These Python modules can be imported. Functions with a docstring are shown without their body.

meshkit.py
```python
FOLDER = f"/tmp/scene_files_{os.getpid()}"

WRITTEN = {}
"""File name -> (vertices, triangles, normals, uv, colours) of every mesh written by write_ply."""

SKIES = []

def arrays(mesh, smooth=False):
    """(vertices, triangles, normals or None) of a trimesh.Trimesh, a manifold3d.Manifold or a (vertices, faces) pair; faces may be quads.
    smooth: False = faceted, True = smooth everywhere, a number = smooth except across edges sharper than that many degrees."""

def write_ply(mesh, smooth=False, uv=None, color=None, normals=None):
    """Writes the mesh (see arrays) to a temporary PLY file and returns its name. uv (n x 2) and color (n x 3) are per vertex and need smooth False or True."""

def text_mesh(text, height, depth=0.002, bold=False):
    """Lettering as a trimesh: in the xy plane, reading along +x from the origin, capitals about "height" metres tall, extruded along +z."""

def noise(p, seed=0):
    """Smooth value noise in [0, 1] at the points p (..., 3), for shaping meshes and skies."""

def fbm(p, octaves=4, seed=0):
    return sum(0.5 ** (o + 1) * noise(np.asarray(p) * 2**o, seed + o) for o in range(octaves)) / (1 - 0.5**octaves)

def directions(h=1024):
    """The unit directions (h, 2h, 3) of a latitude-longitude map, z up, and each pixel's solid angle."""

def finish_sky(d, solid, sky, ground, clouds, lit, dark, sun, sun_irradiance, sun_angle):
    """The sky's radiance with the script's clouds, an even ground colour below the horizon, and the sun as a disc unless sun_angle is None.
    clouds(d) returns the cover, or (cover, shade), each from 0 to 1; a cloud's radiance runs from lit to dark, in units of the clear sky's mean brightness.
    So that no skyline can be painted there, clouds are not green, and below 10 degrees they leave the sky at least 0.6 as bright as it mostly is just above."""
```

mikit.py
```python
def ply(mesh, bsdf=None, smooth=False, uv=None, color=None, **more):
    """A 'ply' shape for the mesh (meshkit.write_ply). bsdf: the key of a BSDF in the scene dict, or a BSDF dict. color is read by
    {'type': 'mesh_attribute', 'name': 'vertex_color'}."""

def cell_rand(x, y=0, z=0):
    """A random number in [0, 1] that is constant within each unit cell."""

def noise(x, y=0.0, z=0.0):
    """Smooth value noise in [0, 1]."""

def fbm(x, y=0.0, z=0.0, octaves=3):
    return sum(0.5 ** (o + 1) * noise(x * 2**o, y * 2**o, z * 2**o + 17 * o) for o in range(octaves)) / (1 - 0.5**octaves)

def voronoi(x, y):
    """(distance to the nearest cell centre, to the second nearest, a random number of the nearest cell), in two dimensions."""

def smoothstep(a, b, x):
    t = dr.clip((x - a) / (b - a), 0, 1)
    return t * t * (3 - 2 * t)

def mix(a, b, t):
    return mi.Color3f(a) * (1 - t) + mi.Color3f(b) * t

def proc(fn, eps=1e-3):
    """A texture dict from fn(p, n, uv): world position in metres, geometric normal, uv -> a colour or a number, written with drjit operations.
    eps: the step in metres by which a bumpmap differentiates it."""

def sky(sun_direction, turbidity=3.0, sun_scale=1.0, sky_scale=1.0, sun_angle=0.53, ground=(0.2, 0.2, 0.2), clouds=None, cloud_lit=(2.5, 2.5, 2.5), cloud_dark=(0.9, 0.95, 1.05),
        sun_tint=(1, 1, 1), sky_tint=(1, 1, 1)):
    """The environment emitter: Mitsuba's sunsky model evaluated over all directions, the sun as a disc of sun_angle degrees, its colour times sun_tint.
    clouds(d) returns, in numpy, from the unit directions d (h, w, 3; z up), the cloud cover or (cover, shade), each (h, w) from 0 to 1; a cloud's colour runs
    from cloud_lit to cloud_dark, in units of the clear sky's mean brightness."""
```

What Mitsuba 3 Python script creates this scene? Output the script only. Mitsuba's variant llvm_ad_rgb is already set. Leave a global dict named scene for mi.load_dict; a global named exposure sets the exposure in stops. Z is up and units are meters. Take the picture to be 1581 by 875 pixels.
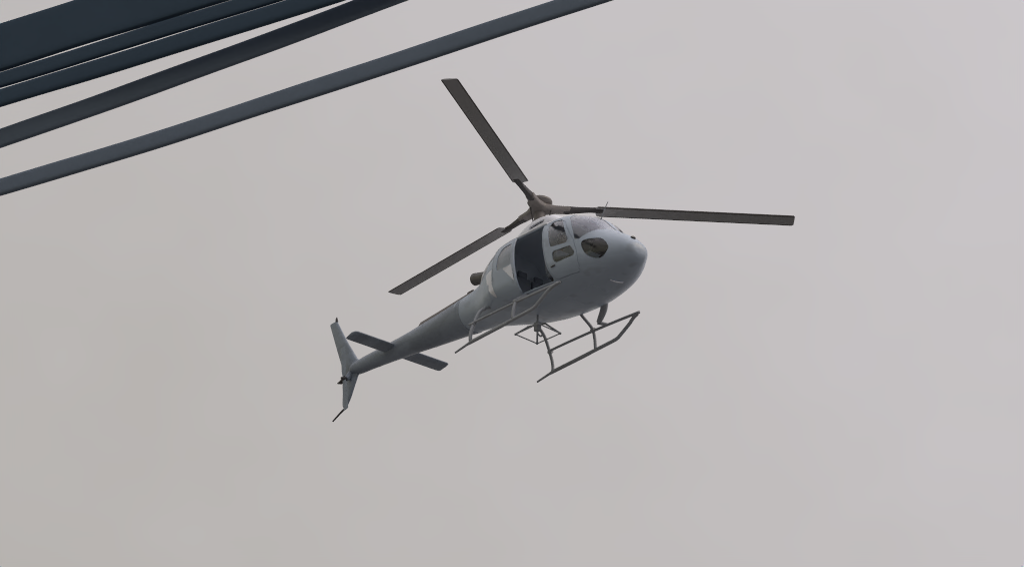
import math
import numpy as np
import trimesh
import manifold3d as m3
import drjit as dr
import mitsuba as mi
from scipy.interpolate import PchipInterpolator, CubicSpline
import mikit
import meshkit
from mikit import proc, ply, fbm, noise, smoothstep, mix, voronoi

T = mi.ScalarTransform4f
scene, labels = {}, {}
scene['type'] = 'scene'

# ------------------------------------------------------------------ camera, sky, exposure
# The aircraft frame (x ahead, y to port, z up, metres; z = 0 under the skids, x = 0 about the mast) is the world frame moved by O.
O = np.array([-41.2053, 34.4611, 27.3359])
EYE = np.array([0.0, 0.0, 1.6])
RIGHT = np.array([0.63528, 0.77225, 0.00728])
AHEAD = np.array([-0.69154, 0.56464, 0.45050])
UP = np.cross(RIGHT, AHEAD); UP /= np.linalg.norm(UP)
exposure = 1.3
scene['camera'] = {
    'type': 'perspective', 'fov': 19.93, 'fov_axis': 'x', 'near_clip': 0.1, 'far_clip': 20000.0,
    'to_world': T().look_at(origin=EYE.tolist(), target=(EYE + AHEAD).tolist(), up=UP.tolist()),
}


def _wave(d, f, seed):
    rng = np.random.default_rng(seed)
    out = np.zeros(d.shape[:2])
    for k in range(14):
        v = rng.normal(size=3); v *= f * rng.uniform(0.5, 1.5) / np.linalg.norm(v)
        out += np.sin(d @ v + rng.uniform(0, 6.28)) * rng.uniform(0.5, 1)
    return out / 3.0


def overcast(d):
    """Closed cloud deck: brighter overhead, a broad glow on the sun's side, soft variations of its thickness."""
    b = 0.93 + 0.10 * d[..., 2] + 0.65 * d[..., 2]**3 + 0.44 * (d @ np.array([0.63, 0.77, 0.0])) + 0.022 * _wave(d, 3.5, 5)
    b = b + 0.075 * (meshkit.fbm(d * 7.0 + 20.0, 4, 3) - 0.5) + 0.045 * (meshkit.fbm(d * 38.0 + 50.0, 3, 9) - 0.5)      # ragged folds of the cloud base
    return np.ones(d.shape[:2]), np.clip((2.0 - b) / 1.5, 0, 1)


K = 2.55
scene['sky'] = mikit.sky([0.62, 0.50, 0.75], turbidity=3, sun_scale=0.25, sun_angle=40, clouds=overcast, ground=(0.12, 0.12, 0.12),
                         cloud_lit=(2.0 * K, 1.915 * K, 2.22 * K), cloud_dark=(0.50 * K, 0.476 * K, 0.325 * K))


# ------------------------------------------------------------------ materials
def tex(fn): return proc(fn)
def rgb(*c): return {'type': 'rgb', 'value': list(c)}


def bsdf(name, color, rough=0.5, spec=0.5, metallic=0.0, two=False, **more):
    b = {'type': 'principled', 'base_color': color if isinstance(color, dict) else rgb(*color), 'roughness': rough, 'specular': spec, 'metallic': metallic, **more}
    scene[name] = {'type': 'twosided', 'bsdf': b} if two else b


def paint_fn(base, amount, seed):
    def fn(p, n, uv):
        x, y, z = p.x - O[0] + seed, p.y - O[1], p.z - O[2]
        a = fbm(x * 2.3, y * 2.3, z * 2.3, 3)
        spots = smoothstep(0.62, 0.74, fbm(x * 4, y * 4 + 5, z * 4, 2))
        c = mi.Color3f(base) * (1 - amount + 2 * amount * a)
        return mix(c, c * mi.Color3f(0.80, 0.78, 0.76), 0.55 * spots)
    return fn


def dull_fn(base, amount, f):
    def fn(p, n, uv):
        return mi.Color3f(base) * (1 - amount + 2 * amount * fbm(p.x * f, p.y * f, p.z * f, 3))
    return fn


def boom_fn(p, n, uv):
    x, y, z = p.x - O[0], p.y - O[1], p.z - O[2]
    c = mi.Color3f(0.25, 0.295, 0.35) * (0.92 + 0.16 * fbm(x * 2.0, y * 3, z * 3, 2))
    soot = smoothstep(0.50, 0.62, fbm(x * 0.8, y * 3 + 2, z * 3, 2))       # streaky exhaust soot
    return mix(c, c * 0.72, 0.6 * soot)


bsdf('paint', tex(paint_fn([0.385, 0.455, 0.53], 0.06, 0.0)), 0.34, 0.5)
bsdf('boom_paint', tex(boom_fn), 0.40, 0.5)
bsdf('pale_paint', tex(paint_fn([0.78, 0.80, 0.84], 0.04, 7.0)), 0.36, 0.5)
bsdf('gear_grey', tex(paint_fn([0.31, 0.33, 0.35], 0.06, 3.0)), 0.4, 0.5)
bsdf('blade_grey', tex(dull_fn([0.36, 0.357, 0.352], 0.10, 1.3)), 0.5, 0.4)
bsdf('blade_edge', tex(dull_fn([0.12, 0.112, 0.105], 0.1, 1.5)), 0.42, 0.5)
bsdf('hub_grey', tex(dull_fn([0.21, 0.195, 0.185], 0.1, 3.0)), 0.5, 0.4)
bsdf('dark_metal', tex(dull_fn([0.055, 0.052, 0.052], 0.2, 8.0)), 0.45, 0.4)
bsdf('exhaust_metal', tex(dull_fn([0.16, 0.155, 0.15], 0.25, 9.0)), 0.45, 0.5, 0.5)
bsdf('lining', tex(dull_fn([0.50, 0.55, 0.60], 0.06, 3.0)), 0.8, 0.2)
bsdf('seat_cloth', tex(dull_fn([0.16, 0.18, 0.21], 0.15, 5.0)), 0.9, 0.2)
bsdf('black_plastic', (0.035, 0.037, 0.04), 0.5, 0.4)
bsdf('lamp_lens', (0.8, 0.8, 0.78), 0.08, 0.6)
scene['pane_glass'] = {'type': 'thindielectric', 'int_ior': 1.5, 'specular_transmittance': rgb(0.74, 0.77, 0.80)}
scene['dark_glass'] = {'type': 'thindielectric', 'int_ior': 1.5, 'specular_transmittance': rgb(0.20, 0.22, 0.235)}
scene['tinted_glass'] = {'type': 'thindielectric', 'int_ior': 1.5, 'specular_transmittance': rgb(0.50, 0.54, 0.58)}
bsdf('skin', (0.42, 0.26, 0.19), 0.55, 0.4)
bsdf('hair', (0.03, 0.025, 0.02), 0.6, 0.3)
bsdf('cockpit_trim', tex(dull_fn([0.055, 0.06, 0.068], 0.1, 3.0)), 0.8, 0.2)
bsdf('shirt', tex(dull_fn([0.55, 0.56, 0.60], 0.08, 10.0)), 0.9, 0.2)
bsdf('cable_sheath', tex(dull_fn([0.16, 0.20, 0.25], 0.08, 5.0)), 0.85, 0.15)
bsdf('cable_sheath_old', tex(dull_fn([0.058, 0.090, 0.126], 0.08, 5.0)), 0.85, 0.12)


def ground_fn(p, n, uv):
    a = fbm(p.x * 0.05, p.y * 0.05, 0, 4)
    g = fbm(p.x * 3, p.y * 3, 0, 3)
    return mix(mi.Color3f(0.145, 0.145, 0.145), mi.Color3f(0.11, 0.112, 0.11), smoothstep(0.35, 0.65, a)) * (0.85 + 0.3 * g)


bsdf('ground_concrete', tex(ground_fn), 0.9, 0.2)

# ------------------------------------------------------------------ helpers


def key_of(name):
    if name not in scene: return name
    k = 1
    while f'{name}_{k:03d}' in scene: k += 1
    return f'{name}_{k:03d}'


def put(name, mesh, mat, smooth=30, move=True, label=None, category=None, group=None, kind=None):
    """One entry of the scene; name already carries its holder's key."""
    key = key_of(name)
    if hasattr(mesh, 'to_mesh'):
        mm = mesh.to_mesh()
        mesh = trimesh.Trimesh(np.asarray(mm.vert_properties[:, :3], float), np.asarray(mm.tri_verts, int), process=False)
        if isinstance(smooth, (int, float)) and smooth is not False and smooth is not True:
            mesh.merge_vertices()
    mesh = mesh.copy()
    if move: mesh.vertices = np.asarray(mesh.vertices) + O
    scene[key] = ply(mesh, mat, smooth)
    d = {}
    for k, v in (('label', label), ('category', category), ('group', group), ('kind', kind)):
        if v: d[k] = v
    if d: labels[key] = d
    return key


def man(mesh):
    return m3.Manifold(m3.Mesh(np.ascontiguousarray(mesh.vertices, np.float32), np.ascontiguousarray(mesh.faces, np.uint32)))


def join(*ms): return trimesh.util.concatenate(ms)


def skin(rs):
    """Closed mesh over a list of rings of equally many points."""
    rs = [np.asarray(r, float) for r in rs]
    M = len(rs[0]); n = len(rs)
    v = np.vstack(rs + [rs[0].mean(0)[None], rs[-1].mean(0)[None]]); F = []
    i = np.arange(M); j = (i + 1) % M
    for k in range(n - 1):
        a = k * M
        F += [np.stack([a + i, a + j, a + M + j], 1), np.stack([a + i, a + M + j, a + M + i], 1)]
    F += [np.stack([np.full(M, n * M), j, i], 1), np.stack([np.full(M, n * M + 1), (n - 1) * M + i, (n - 1) * M + j], 1)]
    m = trimesh.Trimesh(v, np.vstack(F), process=False)
    if m.volume < 0: m.invert()
    return m


def tube(pts, r, n=14, curve=0):
    """Round bar along points; r a number or one per point; curve > 0: splined with that many steps."""
    P = np.asarray(pts, float); R = np.full(len(P), r, float) if np.isscalar(r) else np.asarray(r, float)
    if curve:
        s = np.concatenate([[0], np.cumsum(np.linalg.norm(np.diff(P, axis=0), axis=1))])
        q = np.linspace(0, s[-1], curve)
        R = np.interp(q, s, R); P = CubicSpline(s, P)(q)
    t = np.gradient(P, axis=0); t /= np.linalg.norm(t, axis=1, keepdims=True)
    u = np.cross(t[0], [0.3, 0.5, 0.81]); u /= np.linalg.norm(u)
    a = np.linspace(0, 2 * np.pi, n, endpoint=False); rs = []
    for p, d, rad in zip(P, t, R):
        u = u - d * (u @ d); u /= np.linalg.norm(u); w = np.cross(d, u)
        rs.append(p + rad * (np.cos(a)[:, None] * u + np.sin(a)[:, None] * w))
    return skin(rs)


def ball(c, r, sub=2):
    m = trimesh.creation.icosphere(subdivisions=sub)
    m.vertices = m.vertices * np.asarray(r) + np.asarray(c)
    return m


def box(c, s, r=0.0):
    """Box, its edges rounded by r."""
    c, h = np.asarray(c, float), np.asarray(s, float) / 2
    if not r:
        return trimesh.creation.box(extents=2 * h, transform=trimesh.transformations.translation_matrix(c))
    sp = [man(ball(c + (h - r) * [a, b, d], r, 1)) for a in (-1, 1) for b in (-1, 1) for d in (-1, 1)]
    mm = m3.Manifold.batch_hull(sp).to_mesh()
    return trimesh.Trimesh(np.asarray(mm.vert_properties[:, :3], float), np.asarray(mm.tri_verts, int))


def foil(lead, trail, up, thick, n=22):
    """Ring of an aerofoil section from its leading to its trailing point."""
    lead, trail, up = (np.asarray(v, float) for v in (lead, trail, up))
    s = 0.5 - 0.5 * np.cos(np.linspace(0, np.pi, n // 2 + 1))
    y = 5 * (0.2969 * np.sqrt(s) - 0.126 * s - 0.3516 * s**2 + 0.2843 * s**3 - 0.095 * s**4) * thick
    top = lead + s[:, None] * (trail - lead) + y[:, None] * up
    bot = (lead + s[:, None] * (trail - lead) - y[:, None] * up)[-2:0:-1]
    return np.vstack([top, bot])


def prism(poly3, d, depth):
    """Closed prism: a polygon of space points, its outline swept +-depth along direction d."""
    d = np.asarray(d, float); d /= np.linalg.norm(d)
    P = np.asarray(poly3, float)
    u = np.cross(d, [0, 0, 1.0]); u /= np.linalg.norm(u); w = np.cross(d, u)
    c = P.mean(0)
    q = np.stack([(P - c) @ u, (P - c) @ w], 1)
    cs = m3.CrossSection([q.tolist()], m3.FillRule.NonZero)
    return cs, (c, u, w, d, depth)


def solid(cs, frame):
    c, u, w, d, depth = frame
    m = cs.extrude(2 * depth).translate([0, 0, -depth])
    R = np.stack([u, w, np.cross(u, w)], 1)
    return m.transform(np.hstack([R, c[:, None]]))


def rounded(cs, r):
    return cs.offset(-r, m3.JoinType.Round, circular_segments=32).offset(r, m3.JoinType.Round, circular_segments=32)


def xz(pts, y=0.0): return [(x, y, z) for x, z in pts]
def mirror(pts): return [(x, -y, z) for x, y, z in pts]


# ------------------------------------------------------------------ ground
gm = trimesh.creation.cylinder(radius=9000, height=0.5, sections=96)
gm.apply_translation([0, 0, -0.25])
put('ground', gm, 'ground_concrete', False, move=False, kind='structure', label='pale concrete ground below the helicopter, outside the picture')

# ------------------------------------------------------------------ helicopter: fuselage
H = 'helicopter__'
SEC = np.array([  # x, bottom, top, half width, height of widest, exponents above and below
    (3.03, .985, .996, .005, .99, 2, 2), (3.01, .88, 1.097, .158, .99, 2, 2), (2.93, .78, 1.202, .276, 1.0, 2, 2), (2.79, .711, 1.342, .385, 1.02, 2.05, 2),
    (2.58, .647, 1.491, .53, 1.04, 2.1, 2.1), (2.35, .60, 1.656, .658, 1.06, 2.2, 2.2), (2.0, .555, 2.029, .792, 1.08, 2.35, 2.25), (1.6, .527, 2.253, .88, 1.1, 2.45, 2.3),
    (1.2, .527, 2.369, .933, 1.1, 2.5, 2.35), (.6, .575, 2.439, .945, 1.1, 2.5, 2.35), (0, .677, 2.475, .95, 1.12, 2.5, 2.3), (-.5, .79, 2.45, .915, 1.16, 2.5, 2.3),
    (-.9, .872, 2.35, .81, 1.23, 2.5, 2.3), (-1.3, .952, 2.16, .61, 1.33, 2.4, 2.25), (-1.7, 1.038, 2.0, .46, 1.42, 2.3, 2.2), (-2.1, 1.095, 1.94, .41, 1.5, 2.1, 2.1),
    (-2.5, 1.14, 1.93, .39, 1.535, 2, 2)])
_s = SEC[SEC[:, 0].argsort()]
_f = [PchipInterpolator(_s[:, 0], _s[:, k]) for k in range(1, 7)]


def body(t=0.0, x0=-2.5, M=120):
    """The fuselage's skin moved inwards by t."""
    xs = np.concatenate([np.linspace(x0, 2.4, 84), 2.4 + (0.627 - max(t, 0) * 1.2) * np.sin(np.linspace(0.05, np.pi / 2, 28))])
    a = np.linspace(0, 2 * np.pi, M, endpoint=False); c, s = np.cos(a), np.sin(a); out = []
    for x in xs:
        zb, zt, hw, zc, nt, nb = [float(g(x)) for g in _f]
        zb, zt, hw = zb + t, zt - t, hw - t
        n = np.where(s >= 0, nt, nb); h = np.where(s >= 0, zt - zc, zc - zb)
        out.append(np.stack([np.full(M, x), np.sign(c) * np.abs(c)**(2 / n) * hw, zc + np.sign(s) * np.abs(s)**(2 / n) * h], 1))
    return man(skin(out))


B0, B1, B2, B3 = body(0), body(0.03, -2.2), body(0.036, -1.5), body(0.05, -1.5)
shell = B0 - B1
pane_skin = body(0.010, -2.3) - body(0.018, -2.25)
lining = B2 - B3

W_SHIELD = [(1.575, -.606, 2.046), (1.50, -.45, 2.17), (1.42, -.25, 2.27), (1.40, -.03, 2.31), (2.36, -.03, 1.665), (2.40, -.20, 1.60), (2.36, -.36, 1.56), (2.28, -.539, 1.506),
            (2.153, -.687, 1.425), (2.045, -.76, 1.343), (1.936, -.791, 1.36), (1.77, -.72, 1.70)]
W_CHIN = [(2.092, -.758, 1.212), (2.168, -.718, 1.287), (2.338, -.629, 1.283), (2.506, -.541, 1.229), (2.619, -.504, 1.058), (2.599, -.506, .95), (2.437, -.544, .831), (2.249, -.67, .897), (2.15, -.741, 1.029)]
DOOR = [(.91, 2.165), (1.28, 2.16), (1.55, 1.95), (1.915, 1.36), (2.01, 1.05), (1.99, .82), (1.92, .70), (1.32, .70), (1.275, .86), (1.06, 1.68)]
D_UP = [(1.12, 2.125), (1.43, 2.06), (1.55, 1.86), (1.785, 1.41), (1.71, 1.35), (1.32, 1.385), (1.20, 1.70), (1.11, 1.96)]
D_LOW = [(1.365, 1.265), (1.835, 1.255), (1.955, 1.07), (1.91, 1.005), (1.48, .985), (1.395, 1.075)]
OPENING = [(.89, 2.115), (1.04, 1.68), (1.25, .86), (1.29, .70), (.22, .76), (.20, 1.0), (.0, 1.9), (-.03, 2.115)]
SLID = [(.10, 2.13), (.20, 1.70), (.355, .98), (.35, .79), (.28, .755), (-.30, .81), (-.39, .93), (-.44, 1.25), (-.50, 1.62), (-.52, 1.95), (-.45, 2.12)]
S_WIN = [(.045, 2.0), (.11, 1.72), (.17, 1.45), (-.30, 1.45), (-.345, 1.55), (-.35, 1.80), (-.29, 1.95), (-.20, 2.0)]

cut = m3.Manifold(); panes = []
for side in (-1, 1):
    fl = (lambda p: p) if side < 0 else mirror
    dirn = np.array([1, -side, 1])          # mirrors the starboard directions
    for name, poly, d, r in (('windshield', W_SHIELD, (.55, -.45, .70), .05), ('chin_window', W_CHIN, (.36, -.92, -.08), .06)):
        if name == 'chin_window':
            q = np.array(poly + poly[:1]); poly = [tuple(v) for v in CubicSpline(np.arange(len(q)), q, bc_type='periodic')(np.linspace(0, len(q) - 1, 60, endpoint=False))]
        cs, fr = prism(fl(poly), np.array(d) * [1, -side, 1], .35)
        cs = rounded(cs, r)
        cut += solid(cs, fr)
        panes.append((H + name, solid(cs.offset(.006, m3.JoinType.Round, circular_segments=24), fr), pane_skin))
    # front door
    cs, fr = prism(xz(DOOR, side * .8), (0, 1, 0), .45)
    door_cs = rounded(cs, .07); door_body = solid(door_cs, fr)
    inner_cs = door_cs.offset(-.008, m3.JoinType.Round, circular_segments=24)
    door = solid(inner_cs, fr) ^ shell
    dline = solid(inner_cs, fr) ^ lining
    wins = []
    for poly, r in ((D_UP, .07), (D_LOW, .06)):
        wcs, wfr = prism(xz(poly, side * .8), (0, 1, 0), .45)
        wcs = rounded(wcs, r); door -= solid(wcs, wfr); dline -= solid(wcs, wfr); wins.append(solid(wcs.offset(.006, m3.JoinType.Round, circular_segments=24), wfr) ^ pane_skin)
    cut += door_body
    dk = put(H + 'cockpit_door', door, 'paint', 35)
    for wn in wins: put(dk + '__window', wn, 'tinted_glass', False)
    put(dk + '__lining', dline, 'cockpit_trim', 35)
    hz = .955
    put(dk + '__handle', box((1.40, side * .905, .93), (.12, .03, .025), .011), 'dark_metal')
for side in (-1, 1):  # the unseen port opening is added to let light into the cabin
    cs, fr = prism(xz(OPENING, side * .8), (0, 1, 0), .45)
    cut += solid(rounded(cs, .06), fr)

hull = shell - cut
put(H + 'fuselage', hull, 'paint', 35)
front = man(box((2.0, 0, 1.4), (1.9, 2.4, 3)))
for piece in (lining - cut - front).decompose():
    if piece.volume() > 1e-4: put(H + 'cabin_lining', piece, 'lining', 35)
put(H + 'cockpit_lining', (lining - cut) ^ front, 'cockpit_trim', 35)
for name, pr, sk in panes: put(name, pr ^ sk, 'dark_glass' if 'chin' in name else 'pane_glass', False)

# the sliding door, run back along the outside
outer, inner = body(-.055, -2.5), body(-.022, -2.5)
glass_skin, panel_skin, stripe_skin = body(-.046, -2.5) - body(-.038, -2.5), body(-.060, -2.5) - body(-.050, -2.5), body(-.004, -2.5) - body(.004, -2.4)
for side in (-1,):
    cs, fr = prism(xz(SLID, side * .8), (0, 1, 0), .5)
    sd = solid(rounded(cs, .06), fr) ^ (outer - inner)
    wcs, wfr = prism(xz(S_WIN, side * .8), (0, 1, 0), .5)
    wcs = rounded(wcs, .05)
    sk = put(H + 'sliding_door', sd - solid(wcs, wfr), 'paint', 35, label='sliding cabin door run back and standing open' if side < 0 else None)
    put(sk + '__window', solid(wcs.offset(.006, m3.JoinType.Round, circular_segments=24), wfr) ^ glass_skin, 'pane_glass', False)
    tcs, tfr = prism(xz([(.18, 1.42), (.285, 1.01), (-.09, 1.42)], side * .8), (0, 1, 0), .5)
    put(sk + '__pale_panel', solid(tcs, tfr) ^ panel_skin, 'pale_paint', 35, label='pale triangular panel on the sliding door' if side < 0 else None)
    put(sk + '__handle', box((.27, side * .99, 1.12), (.03, .03, .11), .012), 'dark_metal')
for side in (-1, 1):
    pcs, pfr = prism(xz([(-.60, 1.64), (-.56, 1.30), (-.42, .97), (-.50, .97), (-.74, 1.25), (-.88, 1.64)], side * .8), (0, 1, 0), .5)
    put(H + 'side_stripe', solid(pcs, pfr) ^ stripe_skin, 'pale_paint', 35, label='pale curved stripe behind the open sliding door' if side < 0 else None)
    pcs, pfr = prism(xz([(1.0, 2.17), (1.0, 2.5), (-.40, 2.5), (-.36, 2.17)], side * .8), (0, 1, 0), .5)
    put(H + 'roof_light_band', solid(pcs, pfr) ^ stripe_skin, 'pale_paint', 35)  # pale overlay: overhead light on the upper roof sides painted in as colour
for x0_, x1_, y0_, y1_ in ((-.55, .25, -.34, .34), (.55, 1.15, -.30, .30), (1.35, 1.85, -.26, .26)):
    hcs, hfr = prism([(x0_, y0_, .5), (x1_, y0_, .5), (x1_, y1_, .5), (x0_, y1_, .5)], (0.0001, 0, 1), .6)
    put(H + 'belly_hatch', solid(rounded(hcs, .06), hfr) ^ stripe_skin ^ man(box((0, 0, .6), (8, 3, .9))), 'paint', 35)
# rail the door runs on
def roofpt(x, z, off=0.0):
    zb, zt, hw, zc, nt, nb = [float(g(x)) for g in _f]
    n, h = (nt, zt - zc) if z > zc else (nb, zc - zb)
    return hw * max(0.0, 1 - abs((z - zc) / h)**n)**(1 / n) + off
for side in (-1, 1):
    put(H + 'door_rail', tube([(x, side * (roofpt(x, 2.16) + .02), 2.16) for x in np.linspace(.95, -.75, 12)], .018), 'pale_paint')
put(H + 'door_rail', tube([(x, -(roofpt(x, zr) + .008), zr) for x, zr in zip(np.linspace(1.26, .22, 10), np.linspace(.69, .775, 10))], .014), 'paint')

# inside
put(H + 'cabin_floor', (body(.052, -1.0) ^ man(box((-.15, 0, .64), (1.6, 2, .30)))), 'lining', 35)
put(H + 'cockpit_floor', (body(.052, -1.0) ^ man(box((1.6, 0, .64), (1.9, 2, .04)))), 'cockpit_trim', 35)
put(H + 'rear_bulkhead', (body(.052, -1.6) ^ man(box((-.80, 0, 1.4), (.05, 2, 2)))), 'lining', 35)


def seat(x, y):
    dz = 0 if x > 0 else .16
    k = put(H + 'seat', box((x, y, .98 + dz), (.46, .46 if x > 0 else .36, .12), .05), 'seat_cloth')
    b = box((0, 0, .34), (.11, .44 if x > 0 else .34, .68), .05); b.apply_transform(trimesh.transformations.rotation_matrix(-.16, [0, 1, 0])); b.apply_translation([x - .22, y, 1.02 + dz])
    put(k + '__backrest', b, 'seat_cloth')
    hr = box((0, 0, 0), (.08, .24, .16), .04); hr.apply_translation([x - .35, y, 1.83 + dz]); put(k + '__headrest', hr, 'seat_cloth')
    put(k + '__pedestal', box((x, y, .80 + dz), (.36, .30, .28), .03), 'black_plastic')


for sx, sy in ((1.12, -.42), (1.12, .42)):
    seat(sx, sy)
cabin = body(.055, -1.6)
bench = put(H + 'rear_bench', man(box((-.38, 0, 1.08), (.48, 1.30, .14), .05)) ^ cabin, 'seat_cloth')
put(bench + '__base', man(box((-.40, 0, .92), (.34, .80, .22), .02)) ^ cabin, 'black_plastic')
for y_ in (-.44, 0, .44):
    b = box((0, 0, .34), (.10, .40, .60), .05); b.apply_transform(trimesh.transformations.rotation_matrix(-.10, [0, 1, 0])); b.apply_translation([-.60, y_, 1.12])
    put(bench + '__backrest', b, 'seat_cloth')
    put(bench + '__headrest', box((-.665, y_, 1.82), (.08, .24, .15), .035), 'seat_cloth')
gl = box((0, 0, 0), (.32, .86, .05), .02); gl.apply_transform(trimesh.transformations.rotation_matrix(.10, [0, 1, 0])); gl.apply_translation([2.06, 0, 1.48])
pk = put(H + 'instrument_panel', box((2.02, 0, 1.33), (.12, .80, .25), .03), 'black_plastic')
put(pk + '__glare_shield', gl, 'black_plastic')
for iy in (-.3, -.15, 0.0, .15, .3):
    g = trimesh.creation.cylinder(radius=.055, height=.01, sections=24); g.apply_transform(trimesh.transformations.rotation_matrix(np.pi / 2, [0, 1, 0])); g.apply_translation([1.956, iy, 1.35])
    put(pk + '__gauge', g, 'dark_metal')
put(pk + '__pedestal', box((2.0, 0, .94), (.24, .26, .58), .04), 'black_plastic')
put(H + 'control_stick', tube([(1.62, -.42, .66), (1.60, -.42, .95), (1.50, -.42, 1.14), (1.49, -.42, 1.27)], [.014, .014, .016, .022], curve=16), 'black_plastic')

# small things on the body
def disc_on(p, n, r, h, seg=24):
    c = trimesh.creation.cylinder(radius=r, height=h, sections=seg)
    c.apply_transform(trimesh.geometry.align_vectors([0, 0, 1], n)); c.apply_translation(p); return c
nl = put(H + 'nose_lamp', disc_on((2.86, -.05, 1.262), (.62, -.1, .75), .055, .06), 'dark_metal', 30)
put(nl + '__lens', ball((2.878, -.053, 1.288), (.042, .042, .03)), 'lamp_lens', True)
put(H + 'belly_strip', tube([(2.21, -.09, .574), (2.245, .06, .564), (2.275, .20, .586)], [.008, .017, .008], curve=12), 'pale_paint', True)
put(H + 'whip_antenna', tube([(1.44, .30, 2.22), (1.50, .30, 2.36), (1.72, .30, 2.68)], [.016, .012, .008], curve=14), 'gear_grey', True)
# the dark bent fitting between belly and far step bar
bs = put(H + 'bent_strut', tube([(1.16, .64, .88), (1.12, .70, .78), (1.08, .74, .70), (.98, .79, .60), (.86, .83, .52), (.77, .86, .475)], [.080, .080, .078, .072, .062, .05], n=16, curve=24), 'gear_grey', True, label='bent strut between belly and far step bar')
put(bs + '__foot', tube([(.74, .85, .475), (.79, .92, .455), (.86, 1.02, .435)], [.042, .040, .03], curve=12), 'gear_grey', True)

# ------------------------------------------------------------------ engine cowling and exhaust
CW = np.array([(1.0, 2.40, .16), (.86, 2.51, .32), (.55, 2.70, .41), (.15, 2.78, .44), (-.12, 2.73, .44), (-.4, 2.60, .43), (-.9, 2.51, .42), (-1.3, 2.37, .38), (-1.62, 2.18, .32), (-1.74, 2.05, .26)])


def cowl(t=0.0):
    s = CW[CW[:, 0].argsort()]; ft, fw = PchipInterpolator(s[:, 0], s[:, 1]), PchipInterpolator(s[:, 0], s[:, 2])
    a = np.linspace(0, 2 * np.pi, 72, endpoint=False); c, sn = np.cos(a), np.sin(a); rs = []
    for x in np.linspace(-1.74 + t, 1.0 - t, 50):
        zt, hw = float(ft(x)) - t, float(fw(x)) - t; zb = min(2.2, zt - .25)
        n = 2.7; h = np.where(sn >= 0, zt - (zb + .08), .08)
        rs.append(np.stack([np.full(72, x), np.sign(c) * np.abs(c)**(2 / n) * hw, zb + .08 + np.sign(sn) * np.abs(sn)**(2 / n) * h], 1))
    return man(skin(rs))


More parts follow.
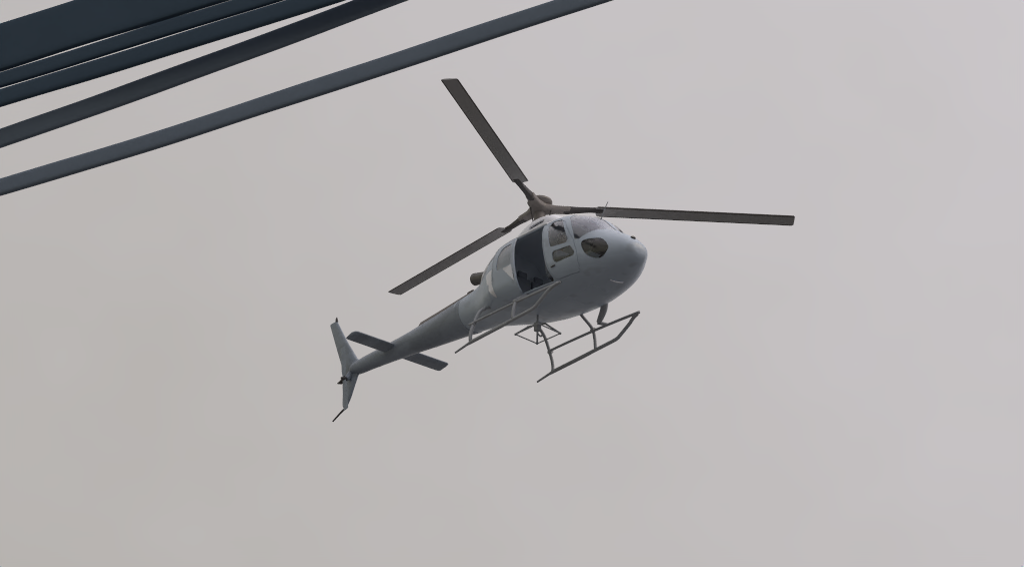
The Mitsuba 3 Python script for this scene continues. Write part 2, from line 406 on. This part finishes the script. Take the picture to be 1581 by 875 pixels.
ck = H + 'engine_cowling'
cm = cowl() - B0
slot = []
for side in (-1, 1):
    cs, fr = prism(xz([(.06, 2.43), (.50, 2.47), (.50, 2.55), (.06, 2.51)], side * .45), (0, 1, 0), .14)
    slot.append(solid(rounded(cs, .035), fr))
cm2 = cm - slot[0] - slot[1]
ck = put(ck, cm2, 'pale_paint', 35)
for s_ in slot: put(ck + '__air_intake', (cowl(.05) ^ s_), 'black_plastic', 35)
pipe_o = tube([(-1.40, 0, 2.10), (-1.65, 0, 2.18), (-1.98, 0, 2.27), (-2.25, 0, 2.335)], [.15, .135, .125, .135], n=32, curve=24)
pipe_i = tube([(-1.60, 0, 2.165), (-1.75, 0, 2.21), (-1.98, 0, 2.27), (-2.34, 0, 2.357)], [.10, .105, .11, .126], n=32, curve=24)
put(H + 'exhaust_pipe', man(pipe_o) - man(pipe_i), 'exhaust_metal', 35)
for side in (-1, 1):
    cs, fr = prism(xz([(-1.02, 1.98), (-.86, 2.20), (-.80, 2.20), (-.93, 1.96)], side * .7), (0, 1, 0), .4)
    put(H + 'side_vent', solid(rounded(cs, .02), fr) ^ (body(-.006) - body(.004)), 'black_plastic', 35)
    cs, fr = prism(xz([(-.98, 1.36), (-.70, 1.34), (-.66, .98), (-.98, .98)], side * .7), (0, 1, 0), .4)
    a = solid(rounded(cs, .05), fr)
    put(H + 'baggage_door', a ^ (body(-.008) - body(.002)), 'paint', 35)

# ------------------------------------------------------------------ tail boom, fins, stabiliser
BM = np.array([(-2.30, 1.10, 1.935, .405), (-2.6, 1.15, 1.915, .385), (-3.4, 1.245, 1.89, .315), (-4.7, 1.41, 1.87, .225), (-5.8, 1.53, 1.885, .17), (-6.45, 1.595, 1.895, .14), (-6.62, 1.66, 1.85, .08)])
_b = BM[BM[:, 0].argsort()]; fb = [PchipInterpolator(_b[:, 0], _b[:, k]) for k in (1, 2, 3)]
rs = []
a36 = np.linspace(0, 2 * np.pi, 48, endpoint=False)
for x in np.linspace(-6.62, -2.30, 60):
    zb, zt, hw = [float(g(x)) for g in fb]
    rs.append(np.stack([np.full(48, x), hw * np.cos(a36), (zb + zt) / 2 + (zt - zb) / 2 * np.sin(a36)], 1))
bk = put(H + 'tail_boom', skin(rs), 'boom_paint', 40)
for x0, w in ((-2.42, .05), (-3.72, .022), (-5.66, .022)):
    rr = []
    for x in (x0 - w / 2, x0 + w / 2):
        zb, zt, hw = [float(g(x)) for g in fb]
        rr.append(np.stack([np.full(48, x), (hw + .004) * np.cos(a36), (zb + zt) / 2 + ((zt - zb) / 2 + .004) * np.sin(a36)], 1))
    put(bk + '__joint_band', skin(rr), 'boom_paint', 40)
rs = []
for x, h, w in ((-1.95, .02, .10), (-2.2, .11, .12), (-2.45, .13, .12), (-3.4, .12, .115), (-4.02, .11, .11), (-4.10, .06, .09), (-4.18, .045, .06), (-5.4, .04, .055), (-6.2, .035, .05), (-6.35, .0, .03)):
    zt = float(fb[1](max(min(x, -2.3), -6.6)))
    t_ = np.linspace(0, np.pi, 17)
    top = np.stack([np.full(17, x), w * np.cos(t_), zt - .03 + (h + .03) * np.sin(t_)**.7], 1)
    rs.append(np.vstack([top, [[x, -w, zt - .08], [x, 0, zt - .10], [x, w, zt - .08]]]))
put(bk + '__drive_shaft_cover', skin(rs), 'hub_grey', 40)
put(bk + '__cooler_hump', box((-2.33, 0, 2.02), (.22, .16, .12), .04), 'dark_metal', 40)

fk = put(H + 'tail_fin', skin([foil((-6.18, 0, 1.80), (-6.90, 0, 1.70), (0, 1, 0), .13), foil((-6.42, 0, 1.98), (-6.98, 0, 1.92), (0, 1, 0), .11), foil((-6.85, 0, 2.58), (-7.25, 0, 2.55), (0, 1, 0), .085),
                               foil((-7.23, 0, 3.18), (-7.52, 0, 3.20), (0, 1, 0), .06), foil((-7.27, 0, 3.205), (-7.50, 0, 3.215), (0, 1, 0), .03)]), 'boom_paint', 40)
put(fk + '__fin_lamp', tube([(-7.26, 0, 3.19), (-7.27, 0, 3.25), (-7.27, 0, 3.31)], [.03, .03, .012]), 'dark_metal', True)
vk = put(H + 'ventral_fin', skin([foil((-6.22, 0, 1.72), (-6.90, 0, 1.74), (0, 1, 0), .12), foil((-6.38, 0, 1.55), (-6.93, 0, 1.55), (0, 1, 0), .10), foil((-6.60, 0, 1.12), (-6.93, 0, 1.10), (0, 1, 0), .07),
                                  foil((-6.70, 0, .98), (-6.92, 0, .99), (0, 1, 0), .055), foil((-6.79, 0, .90), (-6.89, 0, .94), (0, 1, 0), .03)]), 'boom_paint', 40)
put(H + 'tail_guard', tube([(-6.78, 0, .935), (-6.85, 0, .895), (-6.95, 0, .860), (-7.08, 0, .812), (-7.27, 0, .738)], [.022, .024, .022, .02, .017], curve=24), 'dark_metal', True)
YS = (-1.265, -1.24, -1.19, 0, 1.25, 1.30, 1.325)
stab = [foil((-4.76 - dx, y, 1.655 + .1 * dx), (-5.16 + dx * .4, y, 1.615), (0, 0, 1), th) for y, dx, th in zip(YS, (.12, .03, 0, 0, 0, .03, .12), (.03, .06, .07, .07, .07, .06, .03))]
put(H + 'stabilizer', skin(stab), 'boom_paint', 40)

# tail rotor on the starboard side
tr = np.array([-6.58, -.24, 1.47])
gb = put(H + 'tail_gearbox', tube([(-6.60, -.02, 1.66), (-6.60, -.10, 1.55), (-6.58, -.17, 1.48)], [.085, .07, .05], n=20), 'boom_paint', 40)
tk = put(H + 'tail_rotor', join(tube([tr + [0, .08, 0], tr + [0, -.07, 0]], [.03, .025]), ball(tr, (.055, .05, .055))), 'dark_metal', 40)
d = np.array([.13, 0, -1.0]); d /= np.linalg.norm(d); e = np.cross(d, [0, 1, 0])
for s in (1, -1):
    rsx = []
    for r, c, th in ((.05, .10, .03), (.14, .14, .025), (.20, .165, .02), (.78, .165, .016), (.80, .12, .01)):
        p = tr + s * d * r
        rsx.append(foil(p - e * c * .35, p + e * c * .65, (0, 1, 0), th))
    put(tk + '__blade', skin(rsx), 'boom_paint', 40)
put(H + 'tail_lamp', tube([(-6.86, 0, 1.66), (-7.02, 0, 1.60), (-7.14, 0, 1.62)], [.05, .045, .015]), 'dark_metal', True)

# ------------------------------------------------------------------ main rotor
hub = np.array([-.10, 0, 3.155])
put(H + 'rotor_mast', tube([(-.10, 0, 2.50), (-.10, 0, 2.85), (-.10, 0, 3.12)], [.19, .13, .11], n=24), 'hub_grey', 40)
for k in range(3):
    a = math.radians(30 + 120 * k)
    q = np.array([math.cos(a), math.sin(a), 0])
    put(H + 'pitch_rod', tube([hub + q * .17 + [0, 0, -.40], hub + q * .26 + [0, 0, -.04]], .013), 'dark_metal', True)
put(H + 'swashplate', tube([hub + [0, 0, -.44], hub + [0, 0, -.40], hub + [0, 0, -.36]], [.19, .22, .19], n=28), 'dark_metal', 40)
R = 5.345
BLADES = [(300.75, 1.66), (51.87, -1.88), (177.57, 1.46)]     # azimuth and flap, degrees


def frame(az, fl):
    a, b = math.radians(az), math.radians(fl)
    r = np.array([math.cos(b) * math.cos(a), math.cos(b) * math.sin(a), math.sin(b)])
    lead = np.array([math.sin(a), -math.cos(a), 0.0])
    return r, lead, np.cross(r, -lead) * 1.0


def slab(c, r, l, u, w, h, e=.3):
    t_ = np.linspace(0, 2 * np.pi, 20, endpoint=False)
    cc, ss = np.cos(t_), np.sin(t_)
    return c + (np.sign(cc) * np.abs(cc)**e * w / 2)[:, None] * l + (np.sign(ss) * np.abs(ss)**e * h / 2)[:, None] * u


arms = [tube([hub + [0, 0, -.10], hub + [0, 0, -.05], hub + [0, 0, .05], hub + [0, 0, .09]], [.15, .21, .21, .16], n=36)]
for az, fl in BLADES:
    r, l, u = frame(az, fl)
    u = u * np.sign(u[2])
    arms.append(skin([slab(hub + r * d, r, l, u, w, h, .5) for d, w, h in ((0, .36, .15), (.16, .32, .15), (.32, .22, .13), (.46, .20, .13), (.62, .19, .12), (.64, .15, .08))]))
hk = put(H + 'rotor_hub', m3.Manifold.batch_boolean([man(a) for a in arms], m3.OpType.Add), 'hub_grey', 40)
put(hk + '__hub_cap', skin([hub + np.array([0, 0, z]) + rad * np.stack([np.cos(np.linspace(0, 2 * np.pi, 36, endpoint=False)), np.sin(np.linspace(0, 2 * np.pi, 36, endpoint=False)), np.zeros(36)], 1)
                            for z, rad in ((.06, .17), (.10, .24), (.15, .265), (.19, .255), (.225, .20), (.24, .10))]), 'hub_grey', 40)
for az, fl in BLADES:
    r, l, u = frame(az, fl)
    u = u * np.sign(u[2])
    th = math.radians(7)
    lp, up = l * math.cos(th) + u * math.sin(th), u * math.cos(th) - l * math.sin(th)
    secs = []
    for d, c0, c1, tk_ in ((1.17, .13, -.08, .035), (1.20, .175, -.175, .042), (2.4, .175, -.175, .042), (3.8, .175, -.175, .040), (5.25, .175, -.175, .036), (R - .01, .155, -.165, .03)):
        secs.append(foil(hub + r * d + lp * c0, hub + r * d + lp * c1, up, tk_))
    bk_ = put(H + 'rotor_blade', skin(secs), 'blade_grey', 40)
    edge = [foil(hub + r * d + lp * .179, hub + r * d + lp * .105, up, .034 if d < 5 else .032, 14) for d in (1.22, 3.2, R - .03)]
    put(bk_ + '__leading_edge', skin(edge), 'blade_edge', 40)
    trail = [slab(hub + r * d + lp * -.163, r, lp, up, .034, .012, .5) for d in (1.25, 3.2, R - .04)]
    put(bk_ + '__trim_edge', skin(trail), 'blade_edge', 40)
    put(bk_ + '__root_sleeve', skin([slab(hub + r * d + lp * .05 * min(1, max(0, (d - .6) / .5)), r, lp, up, w, h, .5) for d, w, h in ((.50, .13, .14), (.56, .15, .15), (.80, .12, .11), (1.05, .115, .085), (1.22, .16, .06), (1.34, .14, .05))]), 'dark_metal', 40)

# ------------------------------------------------------------------ landing gear
mat = 'gear_grey'
for side in (-1, 1):
    Y = 1.10 * side
    k = put(H + 'skid', tube([(-.95, Y, .05), (-.5, Y, .05), (.4, Y, .055), (.90, Y, .058), (1.03, Y, .064), (1.10, Y, .082), (1.16, Y, .112), (1.46, Y, .270), (1.52, Y * .99, .305), (1.60, Y * .98, .338), (1.74, Y * .965, .372)], .037, n=18), mat, 50,
            label='landing skid under the ' + ('open cabin door' if side < 0 else 'far side of the belly'))
    put(k + '__tail_spring', tube([(.22, Y, .048), (.0, Y, .045), (-.98, Y, .045), (-1.10, Y, .036), (-1.48, Y, -.008)], [.036, .037, .037, .026, .020], n=16), 'gear_grey', 40)
    b = put(H + 'step_bar', tube([(-1.12 if side < 0 else -1.0, 1.03 * side, .515), (.4, 1.03 * side, .462), (1.80, 1.045 * side, .372)], [.026, .028, .030], curve=20), mat, True, label='step bar above the ' + ('skid under the open cabin door' if side < 0 else 'skid on the far side'))
    for x in (-.98, .39):
        put(b + '__clamp', tube([(x - .05, 1.035 * side, .49), (x + .05, 1.035 * side, .485)], .042), 'gear_grey', 40)
for x in (-.98, .39):
    zt = .70 if x > 0 else .90
    ct = put(H + 'cross_tube', tube([(x, -1.10, .06), (x, -1.075, .32), (x, -1.0, .52), (x, -.83, zt - .05), (x, -.6, zt + .10), (x, 0, zt + .13), (x, .6, zt + .10), (x, .83, zt - .05), (x, 1.0, .52), (x, 1.075, .32), (x, 1.10, .06)], .034, curve=70), 'gear_grey', True)
    put(ct + '__leg_cover', tube([(x, -1.10, .075), (x, -1.077, .32), (x, -1.0, .52)] + ([] if x > 0 else [(x, -.83, zt - .05), (x, -.74, zt + .02)]), .038, curve=24), 'gear_grey', True)

# swing frame of the cargo hook under the belly
fc = np.array([-.15, .0, .28])
cor = [fc + [-.37, -.29, .03], fc + [.37, -.29, .0], fc + [.37, .29, -.04], fc + [-.37, .29, .0]]
parts = [tube([cor[i], cor[(i + 1) % 4]], .013, 8) for i in range(4)] + [ball(c, .026, 1) for c in cor]
kk = put(H + 'cargo_frame', join(*parts), 'gear_grey', True)
for c, top in zip(cor, ([-.40, -.06, .50], [-.12, -.03, .47], [.04, .04, .45], [-.20, .03, .47])):
    put(kk + '__stay', tube([c, np.array(top)], .020, 8), 'gear_grey', True)
put(kk + '__hook', join(box((-.16, 0, .44), (.13, .11, .20), .02), tube([(-.16, 0, .36), (-.16, .03, .27), (-.12, .06, .23), (-.07, .05, .25)], .018, 10, curve=12), tube([(-.41, -.065, .505), (-.16, 0, .49), (.05, .045, .455)], .022), tube([(-.16, 0, .52), (-.16, 0, .78)], .022)), 'gear_grey', 40)

# ------------------------------------------------------------------ pilot in the front seat
PX, PY = 1.10, -.42
def chain(pts): return [man(ball(p, r, 2)) for p, r in pts]
def limb(pts):
    s_ = chain(pts); return m3.Manifold.batch_boolean([m3.Manifold.batch_hull([a, b]) for a, b in zip(s_, s_[1:])], m3.OpType.Add)
def smoothm(m, ln, it=8):
    mm = m.refine_to_length(ln).to_mesh()
    t_ = trimesh.Trimesh(np.asarray(mm.vert_properties[:, :3], float), np.asarray(mm.tri_verts, int))
    trimesh.smoothing.filter_taubin(t_, iterations=it); return t_


P = lambda x, y, z: np.array([PX + x, PY + y, z])
headc = P(.02, 0, 1.80)
flesh = [limb([(P(-.03, 0, 1.58), .055), (P(.0, 0, 1.70), .055)]), m3.Manifold.batch_hull(chain([(headc + [-.02, 0, .035], .088), (headc + [.015, 0, -.03], .072), (headc + [.045, 0, -.085], .036)])),
         man(ball(headc + [.088, 0, -.022], (.020, .012, .020), 2)), man(ball(headc + [.0, .083, -.015], (.022, .012, .032), 2)), man(ball(headc + [.0, -.083, -.015], (.022, .012, .032), 2))]
torso = [m3.Manifold.batch_hull(chain([(P(-.04, -.13, 1.48), .07), (P(-.04, .13, 1.48), .07), (P(-.02, -.10, 1.22), .11), (P(-.02, .10, 1.22), .11)])),
         m3.Manifold.batch_hull(chain([(P(-.02, -.10, 1.22), .11), (P(-.02, .10, 1.22), .11), (P(0, -.09, 1.12), .12), (P(0, .09, 1.12), .12)]))]
legs, hands, shoes = [], [], []
for s in (-1, 1):
    legs.append(limb([(P(.0, .09 * s, 1.12), .10), (P(.46, .14 * s, 1.16), .065), (P(.56, .09 * s, .77), .045)]))
    shoes.append(m3.Manifold.batch_hull(chain([(P(.55, .08 * s, .72), .045), (P(.70, .08 * s, .712), .035)])))
    el, wr = P(.10, .25 * s, 1.24), (np.array([1.47, PY - .03, 1.27]) if s < 0 else P(.30, .28 * s, 1.10))
    torso.append(limb([(P(-.04, .17 * s, 1.49), .068), (el, .050), (wr, .034)]))
    dv = (np.array([1.0, .0, .0]))
    pm = wr + dv * .05
    hands.append(m3.Manifold.batch_hull(chain([(wr, .026), (pm + [0, .026, 0], .016), (pm - [0, .026, 0], .016)])))
    for q, (off, ln) in enumerate(((-.03, .036), (-.010, .044), (.010, .042), (.03, .032))):
        b0 = pm + [0, off, 0]
        hands.append(limb([(b0, .0095), (b0 + [ln * .8, 0, -.012], .009), (b0 + [ln * .9, 0, -.04], .008)]))
    hands.append(limb([(wr + dv * .02 + [0, -.03 * s, 0], .011), (wr + dv * .055 + [0, -.05 * s, -.018], .009)]))
put('person', smoothm(m3.Manifold.batch_boolean(flesh + torso + hands + legs + shoes, m3.OpType.Add), .02), 'skin', True, category='person',
    label='person in a pale shirt sitting behind the front door window of the helicopter')
big = lambda parts, r: m3.Manifold.batch_boolean(parts, m3.OpType.Add)
def puff(m, d):
    t_ = smoothm(m, .02); t_.vertices = t_.vertices + d * t_.vertex_normals; return t_
put('person__shirt', puff(big(torso, 0), .009), 'shirt', True)
put('person__trousers', puff(big(legs, 0), .009), 'black_plastic', True)
put('person__shoes', puff(big(shoes, 0), .009), 'dark_metal', True)
put('person__hair', smoothm(m3.Manifold.batch_hull(chain([(headc + [-.03, 0, .045], .092), (headc + [-.045, 0, .0], .085)])) - man(box(headc + [.09, 0, -.06], (.12, .3, .22))), .012), 'hair', True)
ear = [man(ball(headc + [.0, .092 * s, -.01], (.042, .024, .05), 2)) for s in (-1, 1)]
a_ = np.linspace(-.2, np.pi + .2, 20)
put('person__headset', m3.Manifold.batch_boolean(ear + [man(tube([headc + [0, .105 * math.cos(t_), .02 + .115 * math.sin(t_)] for t_ in a_], .011)), man(tube([headc + [.01, -.10, -.02], headc + [.08, -.075, -.07], headc + [.105, -.02, -.075]], .006))], m3.OpType.Add), 'black_plastic', 40)
for s in (-1, 1):
    put('person__eye', ball(headc + [.083, .032 * s, .012], (.012, .015, .008), 1), 'black_plastic', True)
put('person__mouth', ball(headc + [.078, 0, -.062], (.008, .025, .006), 1), 'shirt' if False else 'dark_metal', True)

# ------------------------------------------------------------------ overhead cables, close to the camera
U = np.array([.9469, .3216, 0.0])


def cable(name, base, c, r, mat, seed, label, aspect=.36):
    rng = np.random.default_rng(seed)
    s_ = np.concatenate([np.linspace(-26, -1.2, 60), np.linspace(-1.1, 2.8, 140), np.linspace(2.9, 26, 60)])
    ph = rng.uniform(0, 6.28, 4)
    z = c[2] + c[1] * s_ + c[0] * s_**2 * np.exp(-(s_ / 3.0)**2) + .0016 * s_**2
    z = z + .0011 * np.sin(s_ * 4.3 + ph[0]) + .0007 * np.sin(s_ * 9.7 + ph[1])
    pts = np.stack([base[0] + U[0] * s_, base[1] + U[1] * s_, z], 1)
    rad = r * (1 + .012 * np.sin(s_ * 6.1 + ph[2]) + .008 * np.sin(s_ * 15 + ph[3]))
    # slightly flattened sheath, upright; its height is set so that it measures 2 r seen from 30 degrees below
    t_ = np.linspace(0, 2 * np.pi, 44, endpoint=False); e = 2 / 4.0 if aspect > .3 else 2 / 6.0
    w, h = np.sign(np.cos(t_)) * np.abs(np.cos(t_))**e * aspect, np.sign(np.sin(t_)) * np.abs(np.sin(t_))**e
    k = 1 / np.max(h * .866 + w * .5)
    side = np.array([-U[1], U[0], 0.0])
    rings = [p + rr * k * (w[:, None] * side + h[:, None] * np.array([0, 0, 1.0])) for p, rr in zip(pts, rad)]
    put(name, skin(rings), mat, True, move=False, label=label, category='cable', group='dark cables strung overhead')


cable('overhead_cable', (-5.8148, 3.0796), (.0180, -.0265, 5.1150), .0218, 'cable_sheath', 1, 'lowest of the dark overhead cables, closest to the helicopter')
cable('overhead_cable', (-6.0092, 3.1826), (.0094, .0170, 5.3815), .0258, 'cable_sheath', 2, 'single dark overhead cable second from the bottom, sky showing on both sides')
cable('overhead_cable', (-5.9209, 3.1358), (.0085, -.0350, 5.4502), .0241, 'cable_sheath_old', 3, 'bottom cable of the dark bundle at the top left corner')
cable('overhead_cable', (-5.9209, 3.1358), (.0058, -.0375, 5.5077), .02085, 'cable_sheath_old', 4, 'slim middle cable of the dark bundle at the top left corner')
cable('overhead_cable', (-5.9209, 3.1358), (.0, -.0372, 5.6120), .0652, 'cable_sheath_old', 5, 'very thick dark flat cable, topmost at the top left corner', aspect=.14)

labels['helicopter'] = {'label': 'grey single-rotor helicopter with landing skids and open side door flying below overcast sky', 'category': 'helicopter'}
